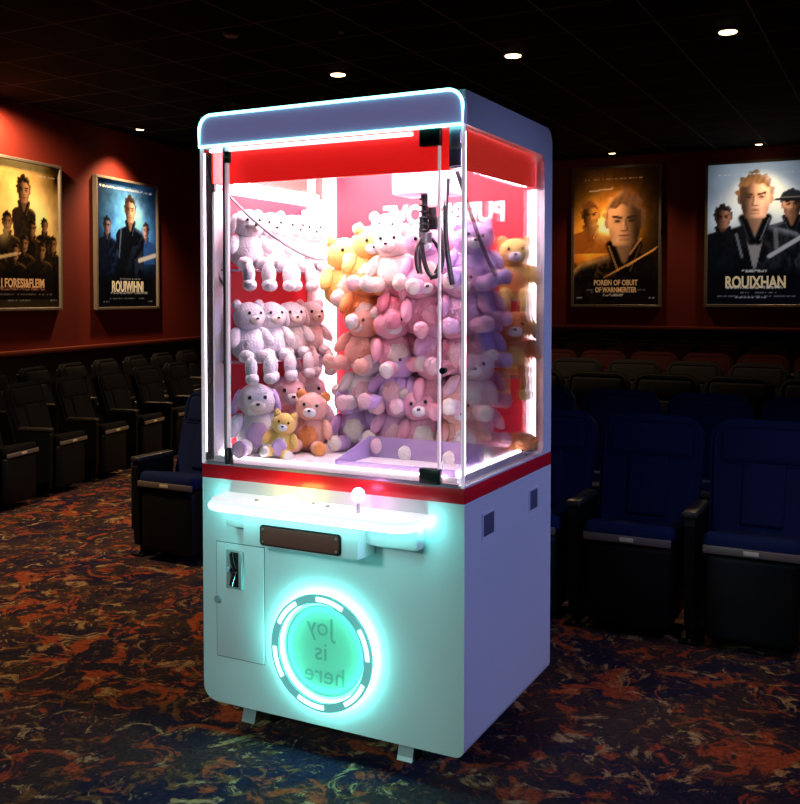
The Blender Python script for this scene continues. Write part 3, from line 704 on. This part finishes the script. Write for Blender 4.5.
# lock bracket in the upper front corner
lk = box('corner_bracket', M['white_in'], mc, .395, .438, .006, .030, 1.712, ZC0, .003)
box('bracket_plate', M['lilac_paint'], lk, .398, .434, .002, .008, 1.718, 1.765, .002)
box('bracket_plate', M['lilac_paint'], lk, .404, .432, .002, .008, 1.780, 1.815, .002)
# prize chute
cy0, cy1, cx0, cx1, ct = .03, .235, .02, .405, .932
ch_ = box('prize_chute', M['lilac'], mc, cx0, cx1, cy0, cy0+.006, .868, ct-.045)
box('chute_wall', M['lilac'], ch_, cx0, cx1, cy1-.006, cy1, .868, ct)
prism('chute_wall', M['lilac'], ch_, [(cx0, cy0, .868), (cx0, cy1, .868), (cx0, cy1, ct), (cx0, cy0, ct-.045)], (.006, 0, 0))
prism('chute_wall', M['lilac'], ch_, [(cx1, cy0, .868), (cx1, cy1, .868), (cx1, cy1, ct), (cx1, cy0, ct-.045)], (-.006, 0, 0))
# ---- gantry and claw
ga = box('gantry_rail', M['steel'], mc, .375, .400, .05, .66, 1.755, 1.785, .003)
box('gantry_cover', M['bluebox'], ga, .135, .315, .165, .295, 1.668, 1.752, .006)
box('cross_beam', M['steel'], ga, -.36, .39, .22, .25, 1.752, 1.772, .003)
box('hanging_plate', M['white_in'], ga, .285, .345, .10, .112, 1.62, 1.78, .003)
CX, CYY = .228, .20
cw = bmesh.new()
add_tube(cw, [(CX, CYY, 1.68), (CX, CYY, 1.54)], .011, 12)
add_tube(cw, [(CX+.022, CYY+.01, 1.675), (CX+.022, CYY+.01, 1.565)], .013, 12)
for k in range(7): add_tube(cw, [(CX+.016*math.cos(a), CYY+.016*math.sin(a), 1.66-k*.018-.009*a/PI/2) for a in np.linspace(0, 2*PI, 12)], .0035, 5)
cw = fin(cw, 'claw', M['black'], mc, True, 50)
def bez(p, n=18):
    p = [Vector(q) for q in p]; out = []
    for i in range(n+1):
        t = i/n; q = p[:]
        while len(q) > 1: q = [q[j]*(1-t)+q[j+1]*t for j in range(len(q)-1)]
        out.append(q[0])
    return out
tube('claw_cable', M['black'], cw, bez([(CX-.004, CYY-.012, 1.60), (CX-.01, CYY-.02, 1.40), (CX+.06, CYY-.03, 1.36), (CX+.10, CYY-.02, 1.46), (CX+.04, CYY, 1.60)]), .0075, 8)
for a0 in (0.3, 2.4, 4.5):
    d = Vector((math.cos(a0), math.sin(a0)))
    pts = [(CX+.002+d.x*r, CYY+d.y*r, z) for r, z in ((.012, 1.545), (.045, 1.52), (.055, 1.475), (.030, 1.435))]
    tube('claw_finger', M['black'], cw, bez(pts, 8), .005, 8)
cyl('claw_hub', M['steel'], cw, (CX+.002, CYY, 1.555), (CX+.002, CYY, 1.525), .022, 20)
# cables in the cabinet
tube('hanging_cable', M['black'], mc, bez([(.400, .05, 1.712), (.405, .12, 1.62), (.41, .20, 1.5), (.415, .30, 1.43)]), .006, 8)
tube('hanging_cable', M['black'], mc, bez([(.345, .11, 1.70), (.33, .105, 1.56), (.35, .10, 1.47), (.36, .11, 1.40)]), .008, 8)
cab = tube('charging_cable', M['cable'], mc, bez([(-.385, .03, 1.70), (-.20, .06, 1.50), (-.12, .22, 1.44), (-.17, .44, 1.46), (-.385, .515, 1.635)], 24), .0045, 8)
box('cable_clip', M['white_in'], cab, -.405, -.370, .500, .540, 1.622, 1.672, .006)
tube('side_cable', M['cable'], mc, bez([(-.425, .035, 1.68), (-.42, .03, 1.5), (-.42, .035, 1.42), (-.40, .06, 1.40)]), .004, 8)

# ---- control shelf
ZS = .764
shp = rrect(-.345, .340, -.135, .0, (.075, .055, 0, 0), 10)
cs = prism('control_shelf', M['ledge_top'], mc, [(x, y, ZS-.010) for x, y in shp], (0, 0, .010))
edge = [(-.345, -.004)] + [p for p in shp if p[1] < -.001] + [(.340, -.004)]
tube('shelf_light_strip', M['ledge_led'], cs, [(x, y, ZS-.019) for x, y in edge if y < -.050], .0095, 8)
for q in (-1, 1):
    ex = -.345 if q < 0 else .340
    tube('end_light_strip', M['end_led'], cs, [(ex, -.052, ZS-.019), (ex, -.030, ZS-.019), (ex, -.006, ZS-.019)], .0095, 8)
box('shelf_base', M['white'], cs, -.325, .33, -.05, 0, .668, ZS-.028, .012)
sb = bmesh.new(); add_tube(sb, [(-.085, -.07, ZS), (-.085, -.07, ZS+.010), (-.085, -.07, ZS+.022), (-.085, -.07, ZS+.028)], [.036, .036, .028, .008], 24); fin(sb, 'start_button', M['btn'], cs, True, 60)
js = cyl('joystick_stem', M['footmetal'], cs, (.155, -.07, ZS), (.155, -.07, ZS+.035), .0055, 12)
jb = bmesh.new(); add_ell(jb, (.155, -.07, ZS+.050), (.019, .019, .021), None, 3); fin(jb, 'joystick_knob', M['joy'], cs, True)
for x, y in ((-.19, -.07), (.04, -.045), (-.02, -.03)):
    cyl('shelf_screw', M['steel'], cs, (x, y, ZS), (x, y, ZS+.005), .006, 12)
# bill acceptor housing
bh = prism('bill_acceptor', M['white'], mc, [(-.215, y, z) for y, z in ((0, .635), (-.10, .640), (-.10, ZS-.012), (0, ZS-.012))], (.385, 0, 0))
bp_ = rrect(-.150, .113, .650, .700, (.008,)*4, 4)
pr_ = prism('bill_plate_rim', M['black'], bh, [(x, -.100, z) for x, z in rrect(-.155, .118, .645, .705, (.010,)*4, 4)], (0, -.004, 0))
prism('bill_plate', M['bill'], bh, [(x, -.104, z) for x, z in bp_], (0, -.003, 0))
for x in (-.142, .105):
    for z in (.657, .693): cyl('screw', M['steel'], bh, (x, -.107, z), (x, -.109, z), .004, 10)
# ---- coin door
def slab(name, m, parent, x0, x1, z0, z1, y0, y1, bev=0): return box(name, m, parent, x0, x1, y0, y1, z0, z1, bev)
slab('coin_door_gap', M['seam'], mc, -.394, -.2115, .2455, .607, -.0008, .001)
cdr = slab('coin_door', M['white'], mc, -.3915, -.214, .248, .6045, -.003, .001, .001)
cm = slab('coin_slot', M['footmetal'], cdr, -.353, -.287, .465, .586, -.006, -.002, .002)
slab('coin_slot_frame', M['footmetal'], cdr, -.300, -.287, .468, .583, -.016, -.005, .003)
slab('coin_slot_plate', M['black'], cdr, -.336, -.302, .472, .580, -.0075, -.005, .001)
bm = bmesh.new(); add_tube(bm, [(-.328, -.012, .578), (-.322, -.014, .550), (-.316, -.010, .530)], .008, 10); add_tube(bm, [(-.328, -.012, .480), (-.322, -.014, .500), (-.316, -.010, .520)], .008, 10); fin(bm, 'coin_guide', M['chrome'], cdr, True, 50)
cyl('coin_return_button', M['bluebox'], cdr, (-.343, -.004, .525), (-.343, -.012, .525), .007, 16)
bm = bmesh.new(); add_tube(bm, [(-.385, -.003, .427), (-.385, -.012, .427)], .011, 18); fin(bm, 'door_lock', M['footmetal'], cdr, True, 40)
# ---- round prize door with light ring
PC = Vector((.003, 0, .328))
def ring_bm(r0, r1, y0, y1, n=72, a0=0, a1=2*PI):
    bm = bmesh.new(); full = abs(a1-a0-2*PI) < 1e-6; N = n if full else n+1; R = []
    for i in range(N):
        a = a0+(a1-a0)*i/n; c, s = math.cos(a), math.sin(a)
        R.append([bm.verts.new((PC.x+r*c, y, PC.z+r*s)) for r, y in ((r0, y0), (r1, y0), (r1, y1), (r0, y1))])
    for i in range(N if full else N-1):
        A, B = R[i], R[(i+1) % N]
        for k in range(4): bm.faces.new((A[k], A[(k+1) % 4], B[(k+1) % 4], B[k]))
    if not full: bm.faces.new(R[0]); bm.faces.new(R[-1][::-1])
    return bm
pdoor = bmesh.new(); add_tube(pdoor, [(PC.x, -.001, PC.z), (PC.x, -.004, PC.z)], .150, 72); pdoor = fin(pdoor, 'prize_door', M['flap'], mc, True, 40)
fin(ring_bm(.146, .172, -.030, -.020), 'ring_frame', M['ring'], pdoor, True, 40)
fin(ring_bm(.160, .169, -.020, -.0015), 'halo_light', M['halo'], pdoor, True, 40)
fin(ring_bm(.1455, .150, -.020, -.004), 'inner_light', M['halo'], pdoor, True, 40)
fin(ring_bm(.134, .1365, -.008, -.004), 'flap_rim', M['ring'], pdoor, True, 40)
for k in range(6):
    a = math.radians(78+60*k); fin(ring_bm(.152, .165, -.032, -.0295, 14, a-.29, a+.29), 'light_segment', M['seg'], pdoor, True, 40)
for s, x, z in (('Joy', -.014, .068), ('is', -.012, -.006), ('here', .000, -.074)):
    text_mesh('flap_lettering', M['flap_text'], pdoor, s, .078, Matrix.Translation((PC.x+x, -.0048, PC.z+z)) @ FRONT, .0004, mirror=True)
# ---- side details
for y0, y1 in ((.125, .213), (.512, .590)):
    hv = box('side_vent', M['dark_recess'], mc, R_-.004, R_+.0015, y0, y1, .682, .748, .001)
    bm = bmesh.new()
    for b in ((y0-.004, y1+.004, .746, .752), (y0-.004, y1+.004, .678, .684), (y0-.004, y0+.004, .684, .746), (y1-.004, y1+.004, .684, .746)):
        add_box(bm, R_-.002, R_+.003, b[0], b[1], b[2], b[3])
    fin(bm, 'vent_frame', M['white'], hv)
# ---- casters and levelling feet
for x in (-.352, .212):
    for y in (.15, .64):
        c = bmesh.new(); add_tube(c, [(x+.045, y, .032), (x+.075, y, .032)], .032, 24); c = fin(c, 'caster_wheel', M['black'], mc, True, 40)
        box('caster_fork', M['black'], c, x+.038, x+.082, y-.02, y+.03, .045, ZB, .004)
        cyl('caster_cap', M['chrome'], c, (x+.0445, y-.0, .032), (x+.0425, y, .032), .010, 14)
        ft = bmesh.new(); add_prism(ft, [(x-.025, yy, zz) for yy, zz in ((y-.045, .012), (y-.05, .0), (y+.0, .0), (y, .010), (y-.005, ZB), (y-.02, ZB))], (.05, 0, 0)); fin(ft, 'levelling_foot', M['footmetal'], c)
        bm = bmesh.new(); add_tube(bm, [(x, y-.012, .01), (x, y-.012, ZB)], .008, 10); fin(bm, 'foot_stem', M['steel'], c, True, 40)

# ================================================================== PLUSH TOYS (local: faces -y, sits on z=0)
MESH = {}
def pm(key, m, fn):
    k = (key, m)
    if k not in MESH:
        bm = bmesh.new(); fn(bm); bmesh.ops.recalc_face_normals(bm, faces=bm.faces[:])
        me = bpy.data.meshes.new(key); bm.to_mesh(me); bm.free()
        for p in me.polygons: p.use_smooth = True
        me.materials.append(PL.get(m) or M[m]); MESH[k] = me
    return MESH[k]
E3 = lambda x, y, z: Matrix.Rotation(z, 3, 'Z') @ Matrix.Rotation(y, 3, 'Y') @ Matrix.Rotation(x, 3, 'X')
PN = {}
def plush(kind, col, loc, rot, s, label, group, accent=None, dangle=False, eye=True):
    t = thing('plush_' + kind, label, 'plush toy', loc, group=group, rot=rot); t.scale = (s, s, s)
    ac = accent or col
    def P(name, key, m, fn): link(name, pm(key, m, fn), t)
    P('body', 'body', col, lambda b: add_ell(b, (0, 0, .066), (.064, .056, .070), None, 3, .10, 1))
    P('head', 'head', col, lambda b: add_ell(b, (0, -.012, .168), (.062, .054, .054), None, 3, .08, 5))
    P('belly_patch', 'belly_patch', ac, lambda b: add_ell(b, (0, -.040, .064), (.040, .022, .044), None, 2, .05, 8))
    if kind == 'bear':
        for q in (-1, 1): P('ear', 'bear_ear%d' % q, ac if accent else col, lambda b: add_ell(b, (q*.047, -.005, .212), (.021, .013, .021), None, 2, .06, q))
    elif kind == 'rabbit':
        for q in (-1, 1): P('ear', 'rabbit_ear%d' % q, col, lambda b: add_ell(b, (q*.034, .005, .245), (.018, .012, .058), E3(.15, q*.28, 0), 2, .06, q))
    elif kind == 'puppy':
        for q in (-1, 1): P('ear', 'puppy_ear%d' % q, ac, lambda b: add_ell(b, (q*.062, -.012, .165), (.014, .022, .042), E3(0, -q*.25, 0), 2, .06, q))
    else:
        for q in (-1, 1): P('ear', 'cat_ear%d' % q, col, lambda b: add_tube(b, [(q*.036, -.01, .200), (q*.045, -.01, .225), (q*.048, -.01, .240)], [.024, .014, .002], 10))
    P('muzzle', 'muzzle', 'white' if col not in ('white', 'cream') else 'cream', lambda b: add_ell(b, (0, -.062, .154), (.026, .018, .019), None, 2, .04, 2))
    P('nose', 'nose', 'eye', lambda b: add_ell(b, (0, -.080, .162), (.007, .005, .005), None, 2))
    for q in (-1, 1): P('eye', 'eye%d' % q, 'eye', lambda b: add_ell(b, (q*.024, -.060, .182), (.0062, .005, .0068), None, 2))
    for q in (-1, 1): P('arm', 'arm%d' % q, col, lambda b: add_ell(b, (q*.066, -.024, .092), (.021, .023, .047), E3(-.5, -q*.45, 0), 2, .08, 3+q))
    if dangle:
        for q in (-1, 1): P('leg', 'dangling_leg%d' % q, col, lambda b: (add_ell(b, (q*.036, -.060, .020), (.026, .040, .025), None, 2, .06, 6+q), add_ell(b, (q*.038, -.096, -.020), (.024, .024, .045), None, 2, .06, 7+q)))
        for q in (-1, 1): P('foot', 'dangling_foot%d' % q, ac, lambda b: add_ell(b, (q*.038, -.104, -.060), (.026, .028, .024), None, 2, .05, 4+q))
    else:
        for q in (-1, 1): P('leg', 'sitting_leg%d' % q, col, lambda b: add_ell(b, (q*.044, -.072, .026), (.027, .052, .027), E3(0, 0, q*.3), 2, .08, 6+q))
        for q in (-1, 1): P('foot', 'sitting_foot%d' % q, ac, lambda b: add_ell(b, (q*.060, -.118, .030), (.025, .014, .028), None, 2, .05, 4+q))
    return t
kinds = {'white': 'white', 'cream': 'cream', 'pink': 'pink', 'rose': 'rose-pink', 'peach': 'peach', 'lilac': 'lilac', 'yellow': 'yellow', 'orange': 'orange', 'mauve': 'mauve', 'purple': 'purple', 'blush': 'pale blush'}
# white puppies on the two left shelves, facing into the cabinet
for z, nm in ((1.452, 'upper'), (1.162, 'middle')):
    for i, y in enumerate((.105, .225, .345, .465)):
        plush((('puppy', 'bear', 'puppy', 'bear') if nm == 'upper' else ('bear', 'puppy', 'puppy', 'bear'))[i], 'white', (L_+.098, y, z), (0, 0, PI/2-.45+random.uniform(-.15, .15)), .84,
              'white plush toy on the %s left shelf, %s from the front glass' % (nm, ORD[i]), 'white plush toys on the left shelves', None, True)
# floor toys under the left shelves
DK = .868
plush('puppy', 'white', (-.335, .13, DK), (0, 0, .7), 1.0, 'white plush puppy with grey ears on the deck in the left front corner', 'plush toys on the deck at left', 'lilac')
plush('cat', 'yellow', (-.235, .105, DK), (.0, .2, .5), .62, 'small yellow plush cat in front on the deck beside the left glass', 'plush toys on the deck at left', 'cream')
plush('bear', 'blush', (-.335, .30, DK), (0, 0, .9), 1.05, 'pale blush plush bear on the deck below the left shelves', 'plush toys on the deck at left')
plush('bear', 'peach', (-.205, .235, DK), (0, .1, .4), .85, 'peach plush bear lying on the deck behind the small yellow cat', 'plush toys on the deck at left', 'orange')
plush('rabbit', 'white', (-.345, .45, DK), (0, 0, .8), 1.0, 'white plush rabbit on the deck at the foot of the white post', 'plush toys on the deck at left')
# the big heap
grid = [  # layer: colours left to right (front row)
    (['lilac', 'mauve', 'pink', 'peach'], ['bear', 'rabbit', 'bear', 'cat']),
    (['white', 'lilac', 'pink', 'blush'], ['puppy', 'bear', 'cat', 'bear']),
    (['peach', 'pink', 'mauve', 'pink'], ['cat', 'bear', 'bear', 'puppy']),
    (['orange', 'rose', 'pink', 'mauve'], ['bear', 'cat', 'puppy', 'bear']),
    (['yellow', 'cream', 'mauve', 'lilac'], ['cat', 'bear', 'bear', 'bear']),
]
LAY = ['bottom', 'second', 'middle', 'fourth', 'top']
HX = [-.080, .048, .176, .300]; DZ = .128
for li, (cols, kds) in enumerate(grid):
    for ci in range(4):
        x = HX[ci] + random.uniform(-.012, .012); y = .365 + random.uniform(-.02, .02)
        plush(kds[ci], cols[ci], (x, y, DK + li*DZ), (random.uniform(-.12, .12), random.uniform(-.2, .2), .45+random.uniform(-.5, .5)), .94,
              '%s plush %s in the heap, %s from the left in the %s layer' % (kinds[cols[ci]], kds[ci], ORD[ci], LAY[li]), 'plush toys in the heap', random.choice([None, 'blush', 'cream']))
    for ci, x in enumerate((-.130, -.005, .128, .270)):                   # those behind, seen in the gaps and through the side glass
        c2 = [['mauve', 'pink', 'rose', 'pink'], ['orange', 'peach', 'pink', 'rose'], ['peach', 'mauve', 'peach', 'lilac'], ['yellow', 'peach', 'blush', 'mauve'], ['peach', 'blush', 'pink', 'lilac']][li][ci]
        k2 = ['bear', 'puppy', 'bear', 'cat'][(li+ci) % 4]
        if ci == 0 and li in (1, 2): x += .05
        plush(k2, c2, (x, .495, DK+li*DZ+.02), (0, random.uniform(-.15, .15), .55+.25*(ci == 3)), .92,
              '%s plush %s behind the heap front, %s from the left in the %s layer' % (kinds[c2], k2, ORD[ci], LAY[li]), 'plush toys behind the heap front', None)
# toys crowning the heap
for k_, c_, x, y, z, rzz, s, lb in (
        ('cat', 'yellow', -.190, .43, 1.33, .9, 1.05, 'yellow plush cat leaning at the top left of the heap beside the white panel'),
        ('bear', 'cream', -.10, .58, 1.44, .4, .95, 'cream plush bear at the back of the heap top, left of the claw'),
        ('puppy', 'white', .03, .60, 1.42, .5, .9, 'white plush puppy at the back of the heap top, just left of the claw'),
        ('bear', 'blush', .16, .60, 1.43, .5, .9, 'pale blush plush bear at the back of the heap top, right behind the claw'),
        ):
    plush(k_, c_, (x, y, z), (0, 0, rzz), s, lb, 'plush toys on top of the heap', 'cream' if c_ != 'cream' else 'peach')
# back shelf at the right
plush('bear', 'yellow', (.345, .655, 1.355), (0, 0, .35), .92, 'yellow plush bear on the upper back shelf at the right', 'plush toys on the right back shelves', 'orange', True)
plush('puppy', 'orange', (.345, .655, 1.105), (0, 0, .35), .95, 'orange plush puppy with dangling yellow feet on the lower right back shelf', 'plush toys on the right back shelves', 'yellow', True)
plush('cat', 'orange', (.365, .63, DK+.01), (1.3, 0, .6), .6, 'small orange plush cat lying on the deck by the right rear corner', 'plush toys on the right back shelves', 'yellow')

# ================================================================== LIGHT
w = bpy.data.worlds.new('dim_room'); SC.world = w; w.use_nodes = True
w.node_tree.nodes['Background'].inputs['Color'].default_value = (.35, .32, .45, 1); w.node_tree.nodes['Background'].inputs['Strength'].default_value = .012
# added unseen violet lamp at the right, colouring the machine's side
light('violet_fill_lamp', 'SPOT', (4.6, .25, 2.2), 300, (.36, .42, 1.0), (.45, .36, .85), .25, 34, .8)
# unseen cyan lamp added to brighten the machine's front
light('cyan_fill_lamp', 'SPOT', (-.9, -4.2, 2.4), 330, (.60, 1, .96), (0, 0, .35), .3, 20, .9)
# unseen blue lamp added to lift the front row of chairs
light('blue_fill_lamp', 'SPOT', (2.6, -.9, 3.1), 75, (.40, .50, 1.0), (.75, 1.7, .6), .2, 34, .8)
# warm lamps over the aisles, outside the picture
light('left_aisle_lamp', 'SPOT', (-3.0, .6, HC-.05), 260, (1, .66, .34), (-3.0, .6, 0), .05, 110, 1)
light('right_aisle_lamp', 'SPOT', (1.75, .95, HC-.05), 62, (1, .66, .34), (1.75, .95, 0), .05, 60, 1)
